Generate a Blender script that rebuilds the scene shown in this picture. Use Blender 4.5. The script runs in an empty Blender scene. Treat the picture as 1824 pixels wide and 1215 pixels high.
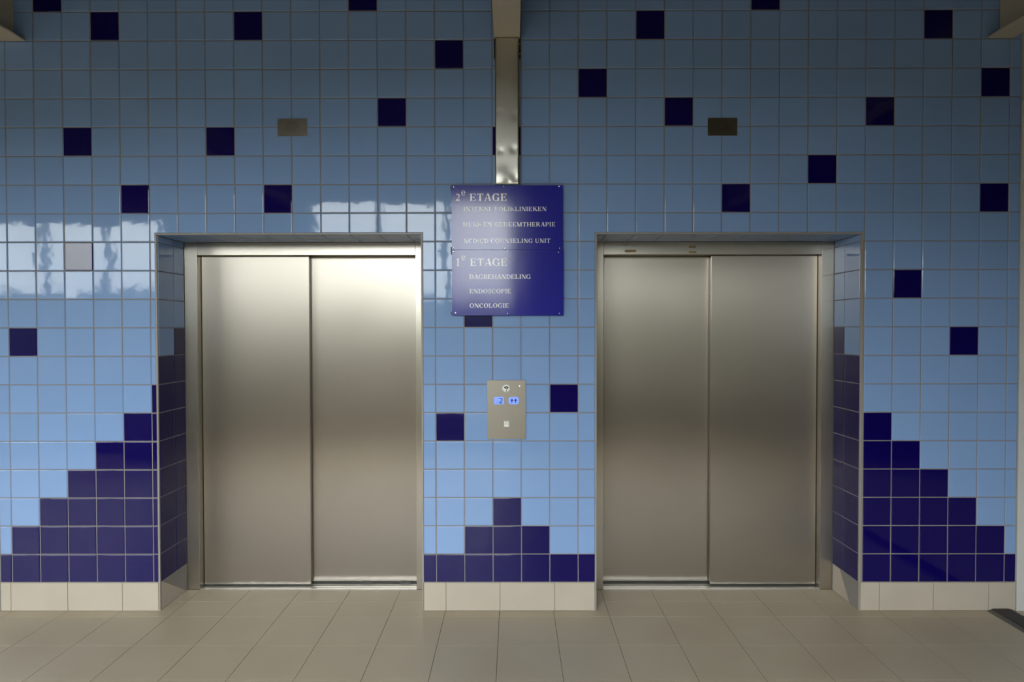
import bpy, bmesh, math, random
from mathutils import Vector, Matrix
random.seed(7)
C = bpy.context.scene.collection
sc = bpy.context.scene
R = math.radians

# ------------------------------------------------------------------ camera
cam = bpy.data.cameras.new('camera')
cam.sensor_fit = 'HORIZONTAL'; cam.sensor_width = 36.0
cam.lens = 1084.06 / 1824 * 36.0
cam.clip_start = 0.02; cam.clip_end = 200
co = bpy.data.objects.new('camera', cam); C.objects.link(co)
co.matrix_world = (Matrix.Translation((0, -3.3514, 1.5521)) @ Matrix.Rotation(0.0024, 4, 'Z')
                   @ Matrix.Rotation(R(90) - 0.0165, 4, 'X') @ Matrix.Rotation(-0.0014, 4, 'Z'))
sc.camera = co

# ------------------------------------------------------------------ world: cloudy sky over a hedge line and paving
SKY = 21.0
w = bpy.data.worlds.new('world'); sc.world = w; w.use_nodes = True
nt = w.node_tree; nt.nodes.clear()
out = nt.nodes.new('ShaderNodeOutputWorld'); bg = nt.nodes.new('ShaderNodeBackground')
tc = nt.nodes.new('ShaderNodeTexCoord'); sep = nt.nodes.new('ShaderNodeSeparateXYZ')
nt.links.new(tc.outputs['Generated'], sep.inputs[0])
ramp = nt.nodes.new('ShaderNodeValToRGB')
mp = nt.nodes.new('ShaderNodeMapRange'); mp.inputs[1].default_value = -0.5; mp.inputs[2].default_value = 0.5
hz = nt.nodes.new('ShaderNodeTexNoise'); hz.inputs['Scale'].default_value = 9; hz.inputs['Detail'].default_value = 3
nt.links.new(tc.outputs['Generated'], hz.inputs['Vector'])
ma = nt.nodes.new('ShaderNodeMath'); ma.operation = 'MULTIPLY_ADD'; ma.inputs[1].default_value = 0.06
nt.links.new(hz.outputs['Fac'], ma.inputs[0]); nt.links.new(sep.outputs['Z'], ma.inputs[2])
# the trees stand higher towards the right
tr = nt.nodes.new('ShaderNodeMapRange'); tr.interpolation_type = 'SMOOTHSTEP'
tr.inputs[1].default_value = .0; tr.inputs[2].default_value = .16; tr.inputs[3].default_value = 1.0; tr.inputs[4].default_value = .62
tsc = nt.nodes.new('ShaderNodeMath'); tsc.operation = 'MAXIMUM'; tsc.inputs[1].default_value = 0
tmi = nt.nodes.new('ShaderNodeMath'); tmi.operation = 'MINIMUM'; tmi.inputs[1].default_value = 0
tmu = nt.nodes.new('ShaderNodeMath'); tmu.operation = 'MULTIPLY'
tad = nt.nodes.new('ShaderNodeMath'); tad.operation = 'ADD'
nt.links.new(sep.outputs['X'], tr.inputs[0])
nt.links.new(ma.outputs[0], tsc.inputs[0]); nt.links.new(ma.outputs[0], tmi.inputs[0])
nt.links.new(tsc.outputs[0], tmu.inputs[0]); nt.links.new(tr.outputs[0], tmu.inputs[1])
nt.links.new(tmu.outputs[0], tad.inputs[0]); nt.links.new(tmi.outputs[0], tad.inputs[1])
nt.links.new(tad.outputs[0], mp.inputs[0]); nt.links.new(mp.outputs[0], ramp.inputs[0])
cr = ramp.color_ramp
def stop(p, c):
    e = cr.elements.new(p); e.color = (*c, 1)
cr.elements[0].position = 0.0; cr.elements[0].color = (.034, .030, .025, 1)
cr.elements[1].position = 1.0; cr.elements[1].color = (.6, .6, .62, 1)
stop(.44, (.034, .030, .025)); stop(.462, (.013, .013, .008)); stop(.574, (.019, .021, .012))
stop(.586, (.46, .465, .47)); stop(.64, (.49, .50, .51)); stop(.82, (.56, .56, .57))
bg.inputs['Strength'].default_value = SKY
cl = nt.nodes.new('ShaderNodeTexNoise'); cl.inputs['Scale'].default_value = 3.0; cl.inputs['Detail'].default_value = 4
nt.links.new(tc.outputs['Generated'], cl.inputs['Vector'])
mr = nt.nodes.new('ShaderNodeMapRange'); mr.inputs[1].default_value = .35; mr.inputs[2].default_value = .65
mr.inputs[3].default_value = .7; mr.inputs[4].default_value = 1.2
nt.links.new(cl.outputs['Fac'], mr.inputs[0])
mx = nt.nodes.new('ShaderNodeMixRGB'); mx.blend_type = 'MULTIPLY'; mx.inputs[0].default_value = 1
nt.links.new(ramp.outputs[0], mx.inputs[1]); nt.links.new(mr.outputs[0], mx.inputs[2])
nt.links.new(mx.outputs[0], bg.inputs['Color']); nt.links.new(bg.outputs[0], out.inputs[0])

sc.view_settings.view_transform = 'Standard'; sc.view_settings.look = 'None'
sc.view_settings.gamma = 1; sc.view_settings.use_curve_mapping = False
sc.view_settings.exposure = 0.06

# window openings in the wall behind the camera: x0, x1, z0, z1
YB = -4.5
WINS = [(-2.62, 0.02, .45, 3.28), (-7.8, -4.5, 1.0, 3.02), (1.65, 2.85, .60, 2.55)]
for i, (a, b, c, d) in enumerate(WINS):
    L = bpy.data.lights.new('window_portal', 'AREA'); L.shape = 'RECTANGLE'; L.size = b - a; L.size_y = d - c
    L.cycles.is_portal = True
    o = bpy.data.objects.new('window_portal', L); C.objects.link(o)
    o.location = ((a + b) / 2, YB - .12, (c + d) / 2); o.rotation_euler = (R(90), 0, 0)

# ------------------------------------------------------------------ materials
def mat(name, col, rough=.5, metal=0., spec=.5, **k):
    m = bpy.data.materials.new(name); m.use_nodes = True
    b = m.node_tree.nodes['Principled BSDF']
    b.inputs['Base Color'].default_value = (*col, 1); b.inputs['Roughness'].default_value = rough
    b.inputs['Metallic'].default_value = metal; b.inputs['Specular IOR Level'].default_value = spec
    for kk, v in k.items(): b.inputs[kk.replace('_', ' ')].default_value = v
    return m
def N(m, t, **k):
    n = m.node_tree.nodes.new(t)
    for kk, v in k.items(): n.inputs[kk.replace('_', ' ')].default_value = v
    return n
def LK(m, a, b): m.node_tree.links.new(a, b)
def bsdf(m): return m.node_tree.nodes['Principled BSDF']
def noise_bump(m, scale, dist, strength=1., vscale=None, detail=2):
    tc = N(m, 'ShaderNodeTexCoord'); mpn = N(m, 'ShaderNodeMapping')
    if vscale: mpn.inputs['Scale'].default_value = vscale
    nz = N(m, 'ShaderNodeTexNoise', Scale=scale, Detail=detail)
    bp = N(m, 'ShaderNodeBump', Strength=strength, Distance=dist)
    LK(m, tc.outputs['Object'], mpn.inputs[0]); LK(m, mpn.outputs[0], nz.inputs['Vector'])
    LK(m, nz.outputs['Fac'], bp.inputs['Height']); LK(m, bp.outputs[0], bsdf(m).inputs['Normal'])
def colour_var(m, col, amount, scale=None, island=False, hue=(1, 1, 1)):
    """base colour times (1 +- amount), from a noise or one value per tile"""
    if island:
        s = N(m, 'ShaderNodeNewGeometry').outputs['Random Per Island']; lo, hi = 0, 1
    else:
        tc = N(m, 'ShaderNodeTexCoord'); nz = N(m, 'ShaderNodeTexNoise', Scale=scale, Detail=4)
        LK(m, tc.outputs['Object'], nz.inputs['Vector']); s = nz.outputs['Fac']; lo, hi = .3, .7
    r = N(m, 'ShaderNodeMapRange'); r.inputs[1].default_value = lo; r.inputs[2].default_value = hi
    LK(m, s, r.inputs[0])
    x = N(m, 'ShaderNodeMixRGB')
    x.inputs[1].default_value = (*[c * (1 - amount) for c in col], 1)
    x.inputs[2].default_value = (*[min(1, c * (1 + amount) * h) for c, h in zip(col, hue)], 1)
    LK(m, r.outputs[0], x.inputs[0]); LK(m, x.outputs[0], bsdf(m).inputs['Base Color'])

M = {}
M['light_tile'] = mat('light_blue_glazed_tile', (.24, .42, .70), .045)
colour_var(M['light_tile'], (.245, .395, .695), .035, island=True); noise_bump(M['light_tile'], 9, .0006)
M['dark_tile'] = mat('navy_glazed_tile', (.004, .0015, .09), .05); noise_bump(M['dark_tile'], 9, .0006)
M['grout'] = mat('wall_grout', (.36, .32, .28), .85); colour_var(M['grout'], (.27, .25, .235), .12, 3)
M['edge_trim'] = mat('tile_edge_strip', (.34, .31, .27), .4)
M['base_tile'] = mat('cream_baseboard_tile', (.72, .68, .57), .35); colour_var(M['base_tile'], (.50, .445, .37), .04, 5)
M['base_joint'] = mat('baseboard_joint', (.34, .29, .21), .9)
M['floor_tile'] = mat('beige_floor_tile', (.46, .40, .31), .42, 0, .4)
m = M['floor_tile']; colour_var(m, (.50, .42, .30), .07, 2.2, hue=(.97, 1, 1.03)); noise_bump(m, 120, .0001, .3)
M['floor_joint'] = mat('floor_joint', (.12, .10, .07), .9)
def steel(name, col, rough, an=.0, wave=.0012):
    m = mat(name, col, rough, 1.0); b = bsdf(m)
    b.inputs['Anisotropic'].default_value = an
    if an:
        tg = m.node_tree.nodes.new('ShaderNodeTangent'); tg.direction_type = 'RADIAL'; tg.axis = 'Z'
        LK(m, tg.outputs[0], b.inputs['Tangent'])
    noise_bump(m, 1.3, wave * 4, 1, (1, 1, .8), 1)
    return m
M['door_steel'] = steel('brushed_door_steel', (.435, .395, .345), .32, .85)
M['frame_steel'] = steel('brushed_frame_steel', (.50, .465, .405), .30, .8)
M['plate_steel'] = steel('satin_plate_steel', (.40, .37, .30), .22)
M['panel_steel'] = steel('satin_panel_steel', (.29, .265, .225), .4)
M['duct_steel'] = steel('dented_duct_steel', (.62, .60, .54), .33)
M['dark_gap'] = mat('dark_gap', (.02, .018, .015), .8)
M['sill'] = steel('aluminium_sill', (.66, .65, .63), .35)
M['chrome'] = mat('polished_screw_head', (.8, .8, .8), .18, 1)
M['black'] = mat('black_plastic', (.02, .02, .022), .4)
M['beam'] = mat('cream_beam_paint', (.50, .45, .35), .6); colour_var(M['beam'], (.50, .45, .36), .05, 4)
M['ceiling'] = mat('ceiling_paint', (.10, .10, .10), .9)
M['white_paint'] = mat('white_wall_paint', (.62, .62, .61), .45); colour_var(M['white_paint'], (.62, .62, .61), .04, 6)
M['room_paint'] = mat('room_wall_paint', (.30, .265, .21), .8)
M['sign'] = mat('blue_enamel_sign', (.022, .024, .34), .12, 0, .6); noise_bump(M['sign'], 7, .0006, 1, (1, 1, .5), 1)
M['letter'] = mat('white_vinyl_letters', (.95, .95, .97), .14)
M['rubber'] = mat('dark_grey_rubber', (.035, .034, .033), .6)
M['rubber_edge'] = mat('grey_rubber_edge', (.11, .105, .09), .7)  # lighter grey for the sloping edge of the strip
M['glue'] = mat('brown_glue_residue', (.30, .22, .11), .7)
M['lcd_ink'] = mat('display_segments', (.01, .03, .22), .4)
M['lcd_faint'] = mat('display_faint_segment', (.16, .27, .62), .4)
m = mat('backlit_display', (.2, .3, .7), .2); M['lcd'] = m
bsdf(m).inputs['Emission Color'].default_value = (.20, .33, 1.0, 1); bsdf(m).inputs['Emission Strength'].default_value = .62
M['button'] = mat('pale_push_button', (.72, .72, .68), .4)
m = mat('lit_indicator', (.9, .9, .8), .2); M['led'] = m
bsdf(m).inputs['Emission Color'].default_value = (1, .97, .85, 1); bsdf(m).inputs['Emission Strength'].default_value = .5
M['window_frame'] = mat('window_frame_paint', (.5, .5, .48), .4)
m = bpy.data.materials.new('window_glass'); m.use_nodes = True; n = m.node_tree.nodes; n.clear()
o_ = n.new('ShaderNodeOutputMaterial'); t_ = n.new('ShaderNodeBsdfTransparent'); g_ = n.new('ShaderNodeBsdfGlossy'); x_ = n.new('ShaderNodeMixShader')
g_.inputs['Roughness'].default_value = 0; x_.inputs[0].default_value = .06; t_.inputs[0].default_value = (.95, .97, .96, 1)
m.node_tree.links.new(t_.outputs[0], x_.inputs[1]); m.node_tree.links.new(g_.outputs[0], x_.inputs[2]); m.node_tree.links.new(x_.outputs[0], o_.inputs[0])
M['glass'] = m

# ------------------------------------------------------------------ mesh helpers
def link(name, bm, mats, parent=None, loc=(0, 0, 0), bevel=0, smooth=False):
    me = bpy.data.meshes.new(name); bm.to_mesh(me); bm.free()
    for m in (mats if isinstance(mats, (list, tuple)) else [mats]): me.materials.append(M[m])
    if smooth:
        for p in me.polygons: p.use_smooth = True
    o = bpy.data.objects.new(name, me); C.objects.link(o); o.location = loc
    if parent is not None: o.parent = parent
    if bevel:
        b = o.modifiers.new('bevel', 'BEVEL'); b.width = bevel; b.segments = 2; b.limit_method = 'ANGLE'; b.angle_limit = R(40)
    return o
def box(bm, x0, x1, y0, y1, z0, z1, mi=0):
    v = [bm.verts.new((x, y, z)) for z in (z0, z1) for y in (y0, y1) for x in (x0, x1)]
    for f in ((0, 2, 3, 1), (4, 5, 7, 6), (0, 1, 5, 4), (1, 3, 7, 5), (3, 2, 6, 7), (2, 0, 4, 6)):
        bm.faces.new([v[i] for i in f]).material_index = mi
def mb(*boxes):
    bm = bmesh.new()
    for b in boxes: box(bm, *b)
    return bm
def prism(bm, pts, y0, y1, mi=0):
    """pts: (x, z) outline, counter-clockwise seen from the front (-y); front at y0"""
    f = [bm.verts.new((x, y0, z)) for x, z in pts]; k = [bm.verts.new((x, y1, z)) for x, z in pts]
    bm.faces.new(f).material_index = mi
    bm.faces.new(k[::-1]).material_index = mi
    for i in range(len(pts)):
        j = (i + 1) % len(pts); bm.faces.new((f[j], f[i], k[i], k[j])).material_index = mi
def lathe_y(bm, cx, cz, prof, n=24, mi=0):
    """prof: (radius, y) from the wall outwards; axis along y"""
    rings = []
    for r, y in prof:
        rings.append([bm.verts.new((cx + r * math.cos(2 * math.pi * i / n), y, cz + r * math.sin(2 * math.pi * i / n))) for i in range(n)])
    for a, b in zip(rings, rings[1:]):
        for i in range(n):
            j = (i + 1) % n; bm.faces.new((a[i], a[j], b[j], b[i])).material_index = mi
    bm.faces.new(rings[-1][::1]).material_index = mi
def empty(name, loc):
    o = bpy.data.objects.new(name, None); C.objects.link(o); o.location = loc; o.empty_display_size = .1
    return o
def tag(o, label, cat, group=None):
    o['label'] = label; o['category'] = cat
    if group: o['group'] = group
    return o
def struct(o): o['kind'] = 'structure'; return o

def inset(poly, d):
    """rectilinear outline moved inwards by d (counter-clockwise)"""
    n = len(poly); out = []
    for i in range(n):
        a, b, c = poly[i - 1], poly[i], poly[(i + 1) % n]
        def nrm(p, q):
            dx, dy = q[0] - p[0], q[1] - p[1]; l = math.hypot(dx, dy); return (-dy / l, dx / l)
        n1, n2 = nrm(a, b), nrm(b, c)
        out.append((b[0] + d * (n1[0] + n2[0]), b[1] + d * (n1[1] + n2[1])))
    return out
def tile(bm, poly, frame, gap, bev, depth, tilt, mi, sink=.0):
    """one tile: poly in (u, v); frame = origin, u, v, outward normal"""
    O, U, V, Nn = frame
    if min(max(p[0] for p in poly) - min(p[0] for p in poly), max(p[1] for p in poly) - min(p[1] for p in poly)) < gap + 2 * bev + .002: return
    o1 = inset(poly, gap / 2); o2 = inset(o1, bev)
    cu = sum(p[0] for p in poly) / len(poly); cv = sum(p[1] for p in poly) / len(poly)
    ta, tb = random.gauss(0, tilt), random.gauss(0, tilt)
    def P(p, h): return O + U * p[0] + V * p[1] + Nn * (h + ta * (p[0] - cu) + tb * (p[1] - cv))
    base = [bm.verts.new(P(p, -depth)) for p in o1]
    a = [bm.verts.new(P(p, -bev)) for p in o1]
    q = inset(o1, bev * .134); q2 = inset(o1, bev * .5)
    a2 = [bm.verts.new(P(p, -bev * .5)) for p in q]
    a3 = [bm.verts.new(P(p, -bev * .134)) for p in q2]
    b = [bm.verts.new(P(p, 0)) for p in o2]
    bm.faces.new(b).material_index = mi
    n = len(poly)
    for r1, r2 in ((base, a), (a, a2), (a2, a3), (a3, b)):
        for i in range(n):
            j = (i + 1) % n; bm.faces.new((r1[i], r1[j], r2[j], r2[i])).material_index = mi

# ------------------------------------------------------------------ measured grid of the place (metres)
P = .15713; X0 = -2.7857; Z0 = .1583
XL, XR = -2.8515, 2.7765                    # ends of the tiled wall
OPEN = [(-1.963, -.5075), (.4585, 1.909)]   # the two lift recesses
ZT = 2.0835; DEP = .276; TOPZ = 3.42
TR = .009                                   # edge strip

DARK = set([(1, 20), (3, 19), (8, 19), (12, 20), (26, 20), (22, 19), (32, 19), (15, 18), (20, 17), (34, 17), (13, 16), (23, 16),
            (30, 16), (2, 15), (7, 15), (17, 15), (28, 14), (4, 13), (9, 13), (25, 13), (34, 13), (2, 11), (31, 10), (16, 9),
            (0, 8), (33, 8), (19, 6), (15, 5), (17, 2), (16, 1), (17, 1), (18, 1)])
for i in range(-1, 36): DARK.add((i, 0))
for j in range(1, 6):
    for i in range(j - 1, 6): DARK.add((i, j))
    for i in range(29, 36 - j): DARK.add((i, j))
DARK.add((5, 6)); DARK.add((29, 6))

Vx, Vy, Vz = Vector((1, 0, 0)), Vector((0, 1, 0)), Vector((0, 0, 1))
# ---- tiled wall
bm = bmesh.new()
g = .0030
for x0, x1, z0, z1 in ((XL, OPEN[0][0], 0, ZT), (OPEN[0][1], OPEN[1][0], 0, ZT), (OPEN[1][1], XR, 0, ZT), (XL, XR, ZT, TOPZ)):
    box(bm, x0, x1, g, .42, z0, z1)
box(bm, XL, XR, .43, .50, 0, TOPZ)  # added unseen backing plate, keeps outside light from leaking in
front = (Vector((0, 0, 0)), Vx, Vz, -Vy)
j = 0
while Z0 + j * P < TOPZ:
    z0, z1 = Z0 + j * P, min(Z0 + (j + 1) * P, TOPZ)
    for i in range(-1, 36):
        x0, x1 = max(X0 + i * P, XL), min(X0 + (i + 1) * P, XR)
        if x1 - x0 < .01: continue
        mi = 2 if (i, j) in DARK else 1
        segs = [[x0, x1, 0]]                # [a, b, over an opening?]
        for a, b in OPEN:
            a -= TR * .8; b += TR * .8; new = []
            for s in segs:
                if s[2] or s[1] <= a or s[0] >= b: new.append(s); continue
                if s[0] < a: new.append([s[0], a, 0])
                new.append([max(s[0], a), min(s[1], b), 1])
                if s[1] > b: new.append([b, s[1], 0])
            segs = new
        zt = ZT + TR * .8
        kw = dict(gap=.0046, bev=.0034, depth=.0055, tilt=.0026, mi=mi)
        if z0 >= zt or not any(s[2] for s in segs):
            tile(bm, [(x0, z0), (x1, z0), (x1, z1), (x0, z1)], front, **kw)
        elif z1 > zt:
            if len(segs) == 1: tile(bm, [(x0, zt), (x1, zt), (x1, z1), (x0, z1)], front, **kw)
            elif segs[0][2]:
                c = segs[0][1]; tile(bm, [(x0, zt), (c, zt), (c, z0), (x1, z0), (x1, z1), (x0, z1)], front, **kw)
            else:
                c = segs[0][1]; tile(bm, [(x0, z0), (c, z0), (c, zt), (x1, zt), (x1, z1), (x0, z1)], front, **kw)
        else:
            for s in segs:
                if not s[2]: tile(bm, [(s[0], z0), (s[1], z0), (s[1], z1), (s[0], z1)], front, **kw)
    j += 1
# reveals and soffits of the recesses
DJ = [TR * .8, .162, DEP - .001]
for a, b in OPEN:
    for x, nrm in ((a, Vx), (b, -Vx)):
        for k in range(2):
            j = 0
            while Z0 + j * P < ZT:
                z0, z1 = Z0 + j * P, min(Z0 + (j + 1) * P, ZT - .002)
                mi = 2 if (j < 8 if k == 0 else j < 9) and j < 8 + k and (k == 1 or j < 8) else 1
                if x == a: fr = (Vector((x - .0022, 0, 0)), Vy, Vz, nrm)
                else: fr = (Vector((x + .0022, 0, 0)), Vy, Vz, nrm)
                fr = (fr[0] + nrm * .0044, fr[1], fr[2], nrm)
                if x == a: poly = [(DJ[k], z0), (DJ[k + 1], z0), (DJ[k + 1], z1), (DJ[k], z1)]
                else: poly = [(DJ[k], z0), (DJ[k + 1], z0), (DJ[k + 1], z1), (DJ[k], z1)]
                tile(bm, poly, fr, .0048, .0014, .004, .0015, mi); j += 1
    i0 = int((a - X0) // P)
    for i in range(i0, i0 + 12):
        x0, x1 = max(X0 + i * P, a + .002), min(X0 + (i + 1) * P, b - .002)
        if x1 - x0 < .01: continue
        for k in range(2):
            tile(bm, [(x0, DJ[k]), (x1, DJ[k]), (x1, DJ[k + 1]), (x0, DJ[k + 1])], (Vector((0, 0, ZT - .0022)), Vx, Vy, -Vz), .0048, .0014, .004, .0015, 1)
bmesh.ops.recalc_face_normals(bm, faces=bm.faces[:])
wall = struct(link('wall_back', bm, ['grout', 'light_tile', 'dark_tile']))

# the grey strip that edges each recess
for n_, (a, b) in enumerate(OPEN):
    t = TR
    bm = mb((a - t, a + .0004, -.0012, t, .158, ZT + t), (b - .0004, b + t, -.0012, t, .158, ZT + t),
            (a + .0004, b - .0004, -.0012, t, ZT - .0004, ZT + t),
            (a - t * .7, a - .0002, -.0004, t, .0, .158), (b + .0002, b + t * .7, -.0004, t, .0, .158))
    struct(link('trim_%d' % (n_ + 1), bm, 'edge_trim', bevel=.001))

# ---- cream baseboards (tiles flush with the wall, wrapped into the recesses)
def baseboard(name, x0, x1, joints, left_reveal, right_reveal):
    bm = bmesh.new(); js = [x0] + joints + [x1]
    box(bm, x0, x1, .0025, .02, 0, Z0 - .001)
    for a, b in zip(js, js[1:]):
        tile(bm, [(a, 0.0), (b, 0.0), (b, Z0 - .0005), (a, Z0 - .0005)], (Vector((0, -.0015, 0)), Vx, Vz, -Vy), .003, .0014, .004, .0012, 1)
    for flag, x, nrm in ((left_reveal, x0 - TR, -Vx), (right_reveal, x1 + TR, Vx)):
        if not flag: continue
        xa, xb = sorted((x - nrm.x * .02, x - nrm.x * .0025)); box(bm, xa, xb, TR, DEP, 0, Z0 - .001)
        tile(bm, [(TR, 0.0), (DEP - .001, 0.0), (DEP - .001, Z0 - .0005), (TR, Z0 - .0005)], (Vector((x, 0, 0)), Vy, Vz, nrm), .003, .0014, .004, .0012, 1)
    bmesh.ops.recalc_face_normals(bm, faces=bm.faces[:])
    struct(link(name, bm, ['base_joint', 'base_tile']))
baseboard('baseboard_left', XL, OPEN[0][0] - TR, [-2.793, -2.4774, -2.1728], False, True)
baseboard('baseboard_middle', OPEN[0][1] + TR, OPEN[1][0] - TR, [-.3757, -.076, .2266], True, True)
baseboard('baseboard_right', OPEN[1][1] + TR, XR, [2.0236, 2.3226, 2.6273], True, False)

# ---- floor of 300 mm tiles
T = .3
bm = bmesh.new()
xs = [.2206 + k * T for k in range(-28, 28)]
ys = [-.6708 + k * T for k in range(-13, 3)] + [.1165, DEP]
box(bm, -8.2, 8.2, YB - .2, DEP + .2, -.12, -.0012)
up = (Vector((0, 0, 0)), Vx, Vy, Vz)
for ya, yb in zip(ys, ys[1:]):
    for xa, xb in zip(xs, xs[1:]):
        tile(bm, [(xa, ya), (xb, ya), (xb, yb), (xa, yb)], up, .0026, .0003, .003, .0004, 1)
bmesh.ops.recalc_face_normals(bm, faces=bm.faces[:])
struct(link('floor', bm, ['floor_joint', 'floor_tile']))

# ---- the rest of the shell
bm = mb((-8.2, 8.2, YB - .2, .5, TOPZ, TOPZ + .2)); struct(link('ceiling', bm, 'ceiling'))
struct(link('wall_right', mb((8.0, 8.2, YB - .2, .5, 0, TOPZ)), 'room_paint'))
struct(link('wall_left', mb((-8.2, -8.0, YB - .2, .5, 0, TOPZ)), 'room_paint'))
# plain white painted wall on both sides of the tiles
bm = mb((XR + .003, 8.0, -.004, .5, 0, 2.366), (XR + .003, 8.0, -.001, .5, 2.366, 2.3725), (XR + .003, 8.0, -.004, .5, 2.3725, 2.81),
        (XR + .003, 8.0, .02, .5, 2.81, TOPZ))
struct(link('wall_beside_right', bm, 'white_paint'))
bm = mb((-8.0, XL - .003, -.004, .5, 0, TOPZ)); struct(link('wall_beside_left', bm, 'white_paint'))
# wall behind the camera with its windows
bm = bmesh.new(); xs_ = sorted([-8.2, 8.2] + [w_[0] for w_ in WINS] + [w_[1] for w_ in WINS])
for a, b in zip(xs_, xs_[1:]):
    wn = [w_ for w_ in WINS if abs(w_[0] - a) < 1e-6]
    if wn:
        box(bm, a, b, YB - .2, YB, 0, wn[0][2], 1); box(bm, a, b, YB - .2, YB, wn[0][3], TOPZ)  # white below the sills is added to brighten the door reflections
    else: box(bm, a, b, YB - .2, YB, 0, TOPZ)
struct(link('wall_front', bm, ['room_paint', 'white_paint']))
for n_, (a, b, c, d) in enumerate(WINS):
    e = struct(empty('window_%d' % (n_ + 1), ((a + b) / 2, YB - .1, c)))
    ox, oy, oz = -(a + b) / 2, -(YB - .1), -c; t = .05
    bl = [(a, a + t, YB - .13, YB - .07, c, d), (b - t, b, YB - .13, YB - .07, c, d), (a + t, b - t, YB - .13, YB - .07, c, c + t), (a + t, b - t, YB - .13, YB - .07, d - t, d)]
    k = max(2, round((b - a) / .9))
    for q in range(1, k):
        x = a + (b - a) * q / k; bl.append((x - .035, x + .035, YB - .12, YB - .08, c + t, d - t))
    link('window_frame', mb(*bl), 'window_frame', e, (ox, oy, oz))
    link('pane', mb((a + .01, b - .01, YB - .102, YB - .098, c + .01, d - .01)), 'glass', e, (ox, oy, oz))

# ------------------------------------------------------------------ lifts
def elevator(a, b, near_left, label):
    e = tag(empty('elevator', ((a + b) / 2, DEP, 0)), label, 'elevator', 'elevators in the tiled wall')
    off = (-(a + b) / 2, -DEP, 0)
    ja, jb = a + .0775, b - .0755
    s = .0008
    for x0, x1, xi0, xi1 in ((a + .003, ja, ja - .003, ja), (jb, b - .003, jb, jb + .003)):
        bm = mb((x0, x1, DEP, DEP + .02, .0005, ZT - .002), (xi0, xi1, DEP + .02, .41, .0005, ZT - .002))
        link('jamb', bm, 'frame_steel', e, off, bevel=.0012)
    link('header', mb((ja + s, jb - s, DEP + .002, DEP + .02, 2.006, ZT - .003), (ja + s, jb - s, DEP + .02, .41, 2.006, 2.010)), 'frame_steel', e, off, bevel=.0012)
    mid = (a + b) / 2
    mid = -1.233 if near_left else 1.1925
    if near_left: n0, n1, f0, f1 = ja + .003, mid, mid - .05, jb - .003
    else: n0, n1, f0, f1 = mid, jb - .003, ja + .003, mid + .05
    for k, (x0, x1, y) in enumerate(((n0, n1, .325), (f0, f1, .366))):
        bm = mb((x0, x1, y, y + .032, .012, 2.0035))
        o = link('door_panel', bm, 'door_steel', e, off, bevel=.0015)
        o['label'] = ('near' if k == 0 else 'set-back') + ' sliding door panel of brushed steel'
    # sill with its running grooves
    link('door_sill', mb((ja + .001, jb - .001, DEP - .002, DEP + .004, -.001, .0045), (ja + .001, jb - .001, DEP + .006, DEP + .022, -.001, .0035),
                         (ja + .001, jb - .001, DEP + .026, .319, -.001, .004), (ja + .001, jb - .001, .330, .336, -.001, .004),
                         (ja + .001, jb - .001, .345, .366, -.001, .004), (ja + .001, jb - .001, .375, .42, -.001, .004)), 'sill', e, off)
    link('light_stop', mb((a + .004, b - .004, .412, .425, .0005, ZT - .003)), 'dark_gap', e, off)  # added unseen dark sheet, stops light leaking through the door gaps
    if near_left:
        for x in (-.905, -.665):
            link('guide_gap_shade', mb((x - .034, x + .034, .3645, .372, .0045, .0165)), 'black', e, off)  # black boxes painted in for the shade of the guide gaps
    else:
        for nm, x0, x1, z0, z1 in (('glue_mark', .662, .733, 2.018, 2.034), ('glue_mark', 1.043, 1.09, 2.013, 2.026), ('glue_mark', 1.043, 1.086, 2.043, 2.0585)):
            bm = bmesh.new(); pts = []
            for q in range(28):
                t = 2 * math.pi * q / 28; c_, s_ = math.cos(t), math.sin(t)
                pts.append(((x0 + x1) / 2 + (x1 - x0) / 2 * math.copysign(abs(c_) ** .35, c_) * random.uniform(.93, 1.03),
                            (z0 + z1) / 2 + (z1 - z0) / 2 * math.copysign(abs(s_) ** .35, s_) * random.uniform(.88, 1.05)))
            prism(bm, pts, DEP + .0013, DEP + .0021); link(nm, bm, 'glue', e, off)
        bm = bmesh.new()
        for (x0, z0), (x1, z1) in (((.640, 2.0625), (.732, 2.0535)), ((.640, 2.058), (.690, 2.0605)), ((.700, 2.056), (.733, 2.0585))):
            prism(bm, [(x0, z0 - .0012), (x1, z1 - .0016), (x1, z1 + .0012), (x0, z0 + .0016)], DEP + .0013, DEP + .0021)
        link('scratch', bm, 'chrome', e, off)
    return e
elevator(*OPEN[0], True, 'brushed steel two-panel elevator doors and frame left of the call panel')
elevator(*OPEN[1], False, 'brushed steel elevator doors right of the call panel, brown glue marks on the header')

# ------------------------------------------------------------------ steel beams under the ceiling
def beam(cx, z, label, plate=False):
    e = tag(empty('ceiling_beam', (cx, 0, z)), label, 'beam', 'cream steel beams under the ceiling')
    bm = bmesh.new(); hw = .0695; th = .009; H = TOPZ - z - .001; r = .010; tw = .004
    half = [(tw, H), (tw, th + r), (tw + r * .3, th + r * .35), (tw + r, th), (hw, th), (hw, 0)]
    prof = [(-x, y) for x, y in half] + [(x, y) for x, y in half[::-1]]
    a = [bm.verts.new((x, -.004, y)) for x, y in prof]; b = [bm.verts.new((x, YB, y)) for x, y in prof]
    bm.faces.new(a); bm.faces.new(b[::-1])
    for i in range(len(prof)): bm.faces.new((a[i], b[i], b[(i + 1) % len(prof)], a[(i + 1) % len(prof)]))
    bmesh.ops.recalc_face_normals(bm, faces=bm.faces[:])
    link('girder', bm, 'beam', e, bevel=.001)
    return e
beam(-2.7335, 3.1400, 'cream painted steel beam in the top left corner')
beam(-.0325, 3.1440, 'cream painted steel beam above the vertical metal duct')
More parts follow.
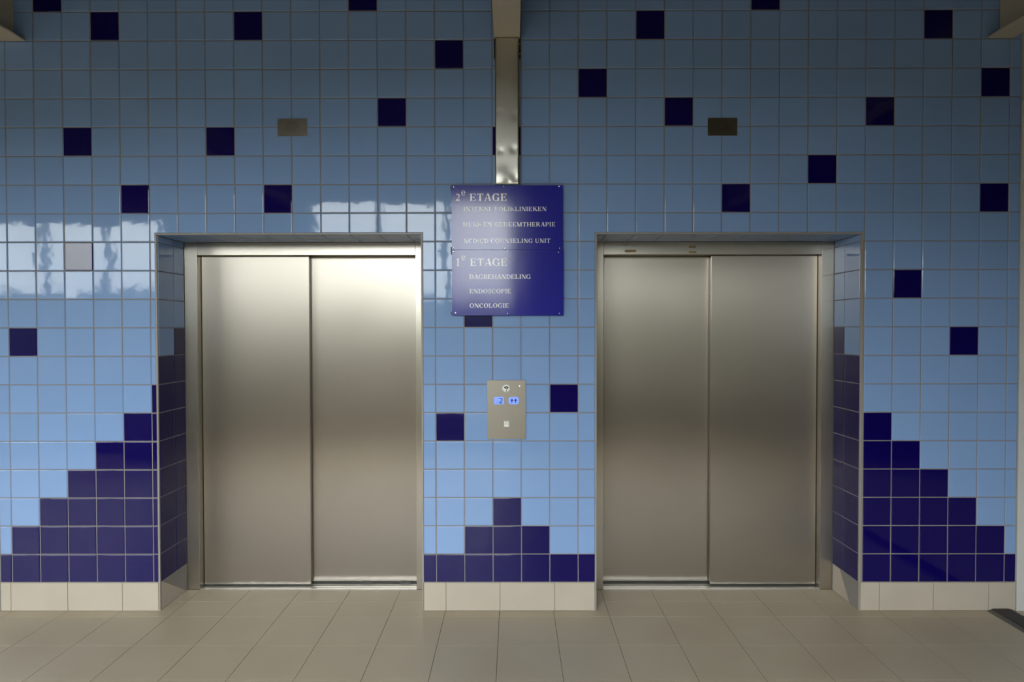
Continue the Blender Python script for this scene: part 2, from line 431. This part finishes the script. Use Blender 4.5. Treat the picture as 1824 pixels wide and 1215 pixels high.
beam(2.6545, 3.1430, 'cream painted steel beam in the top right corner')

# ------------------------------------------------------------------ screws, shared by several things
def screw(parent, x, y, z, r=.0035, name='screw', m='chrome', h=.0025):
    bm = bmesh.new(); lathe_y(bm, 0, 0, [(r, .0), (r, -h * .45), (r * .75, -h * .85), (r * .35, -h)], 14)
    bmesh.ops.recalc_face_normals(bm, faces=bm.faces[:])
    p = parent.location
    return link(name, bm, m, parent, (x - p.x, y - p.y, z - p.z), smooth=False)

# ------------------------------------------------------------------ metal duct between beam and sign
e = tag(empty('cable_duct', (-.0325, 0, 2.345)), 'dented narrow steel cable duct running from ceiling beam down to blue sign', 'cable duct')
x0, x1, z0, z1 = -.0978, .0325, 2.350, 3.1425
bm = bmesh.new(); nx, nz = 14, 80
dents = [(.0225 - .02, 2.5387, .022, -.0022), (-.09 + .02, 2.53, .02, -.0016), (-.07, 2.40, .05, .0032), (.012, 2.385, .03, -.0035), (-.03, 2.354, .02, -.003),
         (.015, 2.72, .025, -.0012), (-.08, 2.74, .02, -.001), (-.035, 3.12, .02, -.0012), (-.03, 2.9, .08, .0014)]
grid = []
for iz in range(nz + 1):
    row = []
    for ix in range(nx + 1):
        x = x0 + (x1 - x0) * ix / nx; z = z0 + (z1 - z0) * iz / nz
        y = -.030 + .0008 * math.sin(z * 9) + sum(-h * math.exp(-((x - a) ** 2 + (z - c) ** 2) / (2 * (s * .6) ** 2)) for a, c, s, h in dents)
        row.append(bm.verts.new((x, y, z)))
    grid.append(row)
for iz in range(nz):
    for ix in range(nx): bm.faces.new((grid[iz][ix], grid[iz][ix + 1], grid[iz + 1][ix + 1], grid[iz + 1][ix]))
rim = [grid[0][i] for i in range(nx + 1)] + [grid[i][nx] for i in range(1, nz + 1)] + [grid[nz][i] for i in range(nx - 1, -1, -1)] + [grid[i][0] for i in range(nz - 1, 0, -1)]
bk = [bm.verts.new((v.co.x, -.0028, v.co.z)) for v in rim]
side = []
for i in range(len(rim)):
    j = (i + 1) % len(rim); side.append(bm.faces.new((rim[i], bk[i], bk[j], rim[j])))
bmesh.ops.recalc_face_normals(bm, faces=bm.faces[:])
o = link('duct_cover', bm, 'duct_steel', e, -e.location)
for f in o.data.polygons: f.use_smooth = f.normal.y < -.5
for x, z in ((-.0287, 3.1177), (-.085, 2.9322), (.0246, 2.932), (-.0884, 2.7326), (.0228, 2.7324), (-.0887, 2.5387), (.0225, 2.5384)):
    screw(e, x, -.0295, z, .0028)
screw(e, -.0311, -.0275, 2.3585, .0028)
# the small bolted cleat behind the duct, under the middle beam
e = tag(empty('beam_bracket', (-.033, 0, 3.03)), 'small dark bolted bracket behind the top of the metal duct', 'bracket')
link('plate', mb((-.105, .041, -.0028, -.0012, 3.038, 3.150)), 'black', e, -e.location)
for z in (3.118, 3.066): screw(e, .0372, -.0028, z, .0038, 'bolt', h=.004)

# ------------------------------------------------------------------ serif lettering drawn as outlines (unit = cap height)
def rect(a, b, c, d): return [(a, c), (b, c), (b, d), (a, d)]
TS, HS = .215, .062       # thick stem, hairline
SF = .05                  # serif thickness
def stem(x, t=TS, y0=0, y1=1, sl=.085, top=True, bot=True):
    r = [rect(x, x + t, y0, y1)]
    if bot: r += [rect(x - sl, x + t + sl, y0, y0 + SF * .8), [(x - sl * .6, y0 + SF * .8), (x + t + sl * .6, y0 + SF * .8), (x + t, y0 + SF * 2), (x, y0 + SF * 2)]]
    if top: r += [rect(x - sl, x + t + sl, y1 - SF * .8, y1), [(x, y1 - SF * 2), (x + t, y1 - SF * 2), (x + t + sl * .6, y1 - SF * .8), (x - sl * .6, y1 - SF * .8)]]
    return r
def arc(cx, cy, rx, ry, tx, ty, a0, a1, n=18):
    """elliptical band from a0 to a1 degrees; thickness tx at the sides, ty at top and bottom"""
    q = []
    for i in range(n):
        s, t = R(a0 + (a1 - a0) * i / n), R(a0 + (a1 - a0) * (i + 1) / n)
        f = lambda a, k: (cx + (rx - k * tx) * math.cos(a), cy + (ry - k * ty) * math.sin(a))
        q.append([f(s, 0), f(t, 0), f(t, 1), f(s, 1)])
    return q
def diag(xa, ya, xb, yb, t): return [[(xa, ya), (xa + t, ya), (xb + t, yb), (xb, yb)]]
def arms(x, x1, mid=True):
    r = [rect(x, x1, 0, HS), rect(x, x1, 1 - HS, 1), [(x1 - .17, HS), (x1, HS), (x1 + .035, .27), (x1 - .005, .27)],
         [(x1 - .03, .75), (x1, .75), (x1, 1 - HS), (x1 - .15, 1 - HS)]]
    if mid: r += [rect(x, x1 - .2, .48, .48 + HS), [(x1 - .21, .35), (x1 - .18, .35), (x1 - .18, .68), (x1 - .21, .68), (x1 - .29, .52)]]
    return r
G = {}
G['I'] = (.48, stem(.13))
G['E'] = (.96, stem(.12) + arms(.2, .84))
G['L'] = (.94, stem(.12) + [rect(.2, .82, 0, HS), [(.64, HS), (.82, HS), (.87, .33), (.82, .33)]])
G['T'] = (.96, stem(.37, top=False) + [rect(.06, .90, 1 - HS, 1), [(.06, .72), (.10, .72), (.22, 1 - HS), (.06, 1 - HS)], [(.86, .72), (.90, .72), (.90, 1 - HS), (.74, 1 - HS)]])
G['H'] = (1.13, stem(.12) + stem(.80) + [rect(.3, .85, .47, .47 + HS)])
G['N'] = (1.07, [rect(.17, .17 + HS, 0, .95), rect(.05, .36, 0, SF * .8), rect(.02, .22, 1 - SF * .8, 1)] + diag(.10, 1, .74, 0, .27)
          + [rect(.90 - HS * .2, .90 + HS * .8, 0, 1), rect(.77, 1.06, 1 - SF * .8, 1)])
G['M'] = (1.36, [rect(.16, .16 + HS, 0, .95), rect(.04, .34, 0, SF * .8), rect(.02, .22, 1 - SF * .8, 1)] + diag(.10, 1, .50, 0, .27) + diag(.62, 0, .96, 1, .07)
          + stem(.98, top=False) + [rect(.98, 1.29, 1 - SF * .8, 1)])
G['A'] = (1.06, diag(.14, 0, .48, 1.0, .065) + diag(.44, 1.02, .74, 0, .24) + [rect(.25, .78, .29, .29 + HS), rect(.02, .33, 0, SF * .8), rect(.64, 1.05, 0, SF * .8)])
G['U'] = (1.05, [rect(.14, .14 + TS, .35, 1), rect(.05, .45, 1 - SF * .8, 1), rect(.84, .84 + HS, .35, 1), rect(.72, 1.02, 1 - SF * .8, 1)]
          + arc(.521, .36, .381, .38, TS * .9, .10, 180, 270) + arc(.521, .36, .381, .38, HS, .10, 270, 360))
G['O'] = (1.13, arc(.565, .5, .505, .52, .225, .06, 0, 360, 36))
G['C'] = (1.04, arc(.54, .5, .485, .52, .225, .06, 42, 318, 30) + [[(.86, .66), (.92, .66), (.92, 1.0), (.88, 1.0), (.76, .88)], [(.80, .13), (.90, .13), (.95, .27), (.90, .27)]])
G['G'] = (1.13, arc(.55, .5, .495, .52, .225, .06, 42, 300, 30) + [[(.87, .66), (.93, .66), (.93, 1.0), (.89, 1.0), (.77, .88)]]
          + [rect(.76, .76 + TS, .03, .42), rect(.66, 1.06, .42, .42 + SF * .8), [(.70, -.01), (.97, .06), (.97, .14), (.74, .09)]])
G['D'] = (1.07, stem(.12) + arc(.44, .5, .58, .5, .225, HS, -90, 90, 26) + [rect(.3, .45, 0, HS), rect(.3, .45, 1 - HS, 1)])
G['P'] = (.90, stem(.12) + arc(.46, .735, .40, .265, .20, HS * .9, -90, 90, 20) + [rect(.3, .47, .47, .47 + HS), rect(.3, .47, 1 - HS, 1)])
G['B'] = (.98, stem(.12) + arc(.46, .755, .38, .245, .20, HS * .9, -90, 90, 20) + arc(.48, .27, .44, .27, .21, HS * .9, -90, 90, 20)
          + [rect(.3, .48, .48, .48 + HS), rect(.3, .48, 1 - HS, 1), rect(.3, .49, 0, HS)])
G['R'] = (1.05, stem(.12) + arc(.46, .745, .40, .255, .20, HS * .9, -90, 90, 20) + [rect(.3, .47, .49, .49 + HS), rect(.3, .47, 1 - HS, 1)]
          + diag(.42, .50, .80, 0, .24) + [rect(.80, 1.06, 0, SF * .8)])
G['K'] = (1.12, stem(.12) + diag(.30, .36, .78, 1, .085) + diag(.40, .62, .80, 0, .27) + [rect(.66, 1.0, 1 - SF * .8, 1), rect(.70, 1.12, 0, SF * .8)])
G['S'] = (.80, arc(.40, .745, .30, .275, .13, .07, 40, 180, 16) + arc(.40, .27, .31, .29, .13, .07, -140, 0, 16)
          + [[(.10, .74), (.24, .78), (.36, .62), (.20, .55)], [(.20, .55), (.36, .64), (.66, .46), (.54, .34)], [(.54, .34), (.66, .46), (.71, .27), (.58, .27)]]
          + [[(.60, .70), (.65, .70), (.65, 1.01), (.61, 1.01), (.52, .92)], [(.10, -.01), (.15, -.01), (.22, .10), (.13, .32), (.08, .32)]])
G['-'] = (.46, [rect(.06, .40, .27, .37)])
G['/'] = (.44, diag(0, -.02, .34, 1.02, .09))
G['2'] = (.74, arc(.34, .71, .30, .29, .18, .07, 0, 160, 20) + [[(.46, .71), (.64, .71), (.56, .50), (.42, .52)], [(.42, .52), (.57, .52), (.24, .14), (.05, .05)],
          rect(.05, .62, 0, .17), [(.55, .17), (.62, .17), (.69, .30), (.65, .30)]])
G['1'] = (.50, [rect(.16, .36, 0, 1), rect(.03, .47, 0, SF * .8), [(.0, .86), (.16, .80), (.30, 1.0), (.24, 1.0), (.0, .89)]])
G['e'] = (.94, arc(.46, .5, .43, .52, .20, .08, 0, 325, 30) + [rect(.15, .88, .48, .56)])
G[' '] = (.36, [])
def text(bm, s, xa, xb, z, h, y):
    text.n = getattr(text, 'n', 0)
    nat = sum(G[c][0] for c in s)
    kx = h; track = 0
    if len(s) > 1:
        track = ((xb - xa) - nat * kx) / (len(s) - 1)
        if abs(track) > .28 * h: kx = (xb - xa) / nat; track = 0
    else: kx = (xb - xa) / nat
    x = xa
    for c in s:
        adv, polys = G[c]
        for q in polys:
            text.n = (text.n + 1) % 40
            pts = [(x + px * kx, y - text.n * 1.2e-5, z + py * h) for px, py in q]
            ar = sum(pts[i][0] * pts[(i + 1) % len(pts)][2] - pts[(i + 1) % len(pts)][0] * pts[i][2] for i in range(len(pts)))
            if ar < 0: pts = pts[::-1]
            bm.faces.new([bm.verts.new(p) for p in pts])
        x += adv * kx + track
YS = -.026
def sign(z0, z1, x0, x1, lines, screws, clips, label):
    e = tag(empty('information_sign', ((x0 + x1) / 2, 0, z0)), label, 'sign', 'blue floor directory signs')
    link('plate', mb((x0, x1, -.0255, -.0225, z0, z1)), 'sign', e, -e.location, bevel=.0006)
    for ln in lines:
        bm = bmesh.new(); text(bm, *ln, YS); link('lettering', bm, 'letter', e, -e.location)
    for x, z in screws:
        bm = bmesh.new(); lathe_y(bm, 0, 0, [(.0045, -.0005), (.0045, .0 - .0225)], 14)
        bmesh.ops.recalc_face_normals(bm, faces=bm.faces[:])
        link('standoff', bm, 'chrome', e, (x - e.location.x, 0, z - e.location.z))
        screw(e, x, -.0256, z, .0048, h=.004)
    for za, zb in clips:
        link('clip', mb((x0 - .0065, x0 + .006, -.022, -.0008, za, zb)), 'black', e, -e.location)
    return e
sign(1.9953, 2.3455, -.3356, .2700,
     [('2', -.3139, -.288, 2.2612, .0385), ('e', -.2839, -.2594, 2.2902, .0262), ('ETAGE', -.2385, -.0326, 2.2604, .0395),
      ('INTERNE POLIKLINIEKEN', -.2712, .1806, 2.2049, .0229), ('HUID- EN OEDEEMTHERAPIE', -.2735, .2295, 2.1216, .0225), ('NCD/CD COUNSELING UNIT', -.2717, .2023, 2.0321, .0229)],
     [(-.3245, 2.3363), (-.0515, 2.3398), (.2499, 2.3386), (-.3255, 2.0057), (-.0473, 2.0028), (.2532, 2.003)], [(2.322, 2.344), (1.9955, 2.012)],
     'upper blue sign plate with white letters reading 2e ETAGE')
sign(1.6367, 1.9943, -.3350, .2728,
     [('1', -.3105, -.2934, 1.9065, .0414), ('e', -.2822, -.2603, 1.9377, .0251), ('ETAGE', -.2373, -.0317, 1.9071, .0404),
      ('DAGBEHANDELING', -.2416, .0961, 1.8364, .024), ('ENDOSCOPIE', -.2404, -.0116, 1.7576, .0234), ('ONCOLOGIE', -.2406, -.0239, 1.6793, .0235)],
     [(-.3256, 1.9860), (-.029, 1.9870), (.2471, 1.9816), (-.3164, 1.6522), (-.0322, 1.6484), (.2512, 1.6479)], [(1.973, 1.9935), (1.641, 1.657)],
     'lower blue sign plate with white letters reading 1e ETAGE')

# ------------------------------------------------------------------ call panel between the doors
e = tag(empty('call_panel', (-.0386, 0, .955)), 'brushed steel elevator call panel with two lit blue displays and a button', 'call panel')
def rrect(x0, x1, z0, z1, r, n=6):
    pts = []
    for cx, cz, a in ((x1 - r, z0 + r, -90), (x1 - r, z1 - r, 0), (x0 + r, z1 - r, 90), (x0 + r, z0 + r, 180)):
        for i in range(n + 1):
            t = R(a + 90 * i / n); pts.append((cx + r * math.cos(t), cz + r * math.sin(t)))
    return pts
def pr(name, pts, y0, y1, m, parent, bevel=0):
    bm = bmesh.new(); prism(bm, pts, y0, y1); bmesh.ops.recalc_face_normals(bm, faces=bm.faces[:])
    return link(name, bm, m, parent, -parent.location, bevel=bevel)
pr('faceplate', rrect(-.1454, .0682, .9551, 1.2809, .006), -.004, .0, 'panel_steel', e, .001)
# key switch
bm = bmesh.new(); lathe_y(bm, 0, 0, [(.0225, 0), (.0225, -.003), (.0205, -.0042), (.0165, -.0042), (.0155, -.0025), (.0001, -.0025)], 32)
bmesh.ops.recalc_face_normals(bm, faces=bm.faces[:])
ks = link('key_switch', bm, 'sill', e, (-.0402 - e.location.x, -.004, 1.2361 - e.location.z))
def sub(name, pts, y0, y1, m, parent, base):
    bm = bmesh.new(); prism(bm, pts, y0, y1); bmesh.ops.recalc_face_normals(bm, faces=bm.faces[:])
    return link(name, bm, m, parent, (-base[0], -base[1], -base[2]))
kb = (-.0402, -.004, 1.2361)
cx, cz = -.0402, 1.2361
sub('key_mark', [(cx - .014, cz + .004), (cx - .008, cz + .010), (cx + .002, cz + .013), (cx + .010, cz + .009), (cx + .014, cz + .002), (cx + .006, cz - .003), (cx - .006, cz - .001)][::-1], -.0075, -.0066, 'black', ks, kb)
sub('key_slot', rrect(cx - .0015, cx + .0045, cz - .001, cz + .008, .0014), -.0085, -.0074, 'chrome', ks, kb)
sub('key_notch', rrect(cx, cx + .0035, cz - .019, cz - .004, .001), -.0087, -.0066, 'black', ks, kb)
bm = bmesh.new(); lathe_y(bm, 0, 0, [(.0042, 0), (.0042, -.001), (.002, -.002)], 16); bmesh.ops.recalc_face_normals(bm, faces=bm.faces[:])
link('indicator_light', bm, 'led', e, (.0329 - e.location.x, -.004, 1.2494 - e.location.z))
def ink(parent, polys, y, m, name):
    bm = bmesh.new()
    for p in polys: prism(bm, p, y - .0004, y)
    bmesh.ops.recalc_face_normals(bm, faces=bm.faces[:])
    o = link(name, bm, m, parent); return o
d1 = pr('floor_display', rrect(-.1072, -.0521, 1.1477, 1.1888, .006), -.0052, -.003, 'lcd', e)
sx, sz, sw, sh, tk = -.0790, 1.1535, .0180, .0285, .0042
def seg2(sx, m_):
    return [rect(sx, sx + sw, sz, sz + tk), rect(sx, sx + sw, sz + sh - tk, sz + sh), rect(sx + sw - tk, sx + sw, sz + sh * .52, sz + sh - tk),
            [(sx, sz + tk), (sx + tk * 1.4, sz + tk), (sx + sw, sz + sh * .52), (sx + sw - tk * 1.2, sz + sh * .56)]]
ink(d1, seg2(sx, 0), -.0052, 'lcd_ink', 'digit')
ink(d1, [rect(-.0925, -.0905, sz, sz + .012), rect(-.0870, -.0850, sz, sz + .012)], -.0052, 'lcd_faint', 'faint_digit')
d2 = pr('arrow_display', rrect(-.0279, .0293, 1.1477, 1.1887, .0145), -.0052, -.003, 'lcd', e)
for cx_ in (-.0088, .0115):
    ink(d2, [rect(cx_ - .0022, cx_ + .0022, 1.1545, 1.170), [(cx_ - .0082, 1.1665), (cx_ + .0082, 1.1665), (cx_ + .0082, 1.169), (cx_, 1.1795), (cx_ - .0082, 1.169)]], -.0052, 'lcd_ink', 'arrow')
for o in (d1, d2): pass
bt = pr('call_button', rrect(-.0532, -.0244, 1.0232, 1.0555, .002), -.0075, -.003, 'button', e, .0008)
ink(bt, [[(-.0445, 1.0400), (-.0332, 1.0400), (-.0388, 1.0475)], rect(-.0405, -.0372, 1.0352, 1.0400)], -.0075, 'sill', 'button_mark')
ink(bt, [rect(-.0475, -.0302, 1.0285, 1.0310)], -.0075, 'led', 'light_bar')
for x in (-.1095, .0365): screw(e, x, -.004, .9850, .0026, m='plate_steel', h=.0012)

# ------------------------------------------------------------------ speaker plates
def speaker(x0, x1, z0, z1, label, hi):
    e = tag(empty('speaker_plate', ((x0 + x1) / 2, 0, z0)), label, 'speaker plate', 'speaker plates above the elevators')
    W_, H_ = x1 - x0, z1 - z0
    pr('plate', [(x0, z0), (x1, z0), (x1, z1), (x0, z1)], -.003, 0, 'plate_steel', e, .0008)
    bm = bmesh.new(); cx, cz = (x0 + x1) / 2, (z0 + z1) / 2 + .0005; p = .0101
    for a in range(-3, 4):
        for b in range(-3, 4):
            if abs(a) + abs(b) > 4 or (abs(a), abs(b)) in ((3, 3),): continue
            lathe_y(bm, cx + a * p, cz + b * p, [(.0021, -.0031), (.0019, -.0034)], 10)
    bmesh.ops.recalc_face_normals(bm, faces=bm.faces[:])
    link('sound_holes', bm, 'dark_gap', e, -e.location)  # raised dark discs, the shade inside the holes put into colour
    for x in (x0 + .006, x1 - .006):
        for z in (z0 + .006, z1 - .006): screw(e, x, -.003, z, .0024, h=.0015)
speaker(-1.2909, -1.1293, 2.6211, 2.7166, 'small steel speaker plate above the left elevator', 0)
speaker(1.0637, 1.2256, 2.6182, 2.7157, 'small steel speaker plate above the right elevator', 0)

# ------------------------------------------------------------------ rubber strip on the floor at the right
e = tag(empty('floor_strip', (2.69, -.35, 0)), 'dark grey rubber strip on the floor against the right baseboard', 'rubber strip')
bm = bmesh.new()
prof = [(2.640, .0005), (2.642, .011), (2.655, .013), (2.735, .013), (2.750, .010), (2.7515, .0005)]
a = [bm.verts.new((x, -.004, z)) for x, z in prof]; b = [bm.verts.new((x, -1.6, z)) for x, z in prof]
bm.faces.new(a); bm.faces.new(b[::-1])
for i in range(len(prof)): bm.faces.new((a[i], b[i], b[(i + 1) % len(prof)], a[(i + 1) % len(prof)]))
bmesh.ops.recalc_face_normals(bm, faces=bm.faces[:]); link('strip', bm, 'rubber', e, -e.location)
bm = bmesh.new(); prism(bm, [(2.615, .0005), (2.6398, .0005), (2.6398, .009)], -1.6, -.006)
bmesh.ops.recalc_face_normals(bm, faces=bm.faces[:]); o = link('ramp_edge', bm, 'rubber_edge', e, -e.location); o['label'] = 'lighter grey sloping edge'
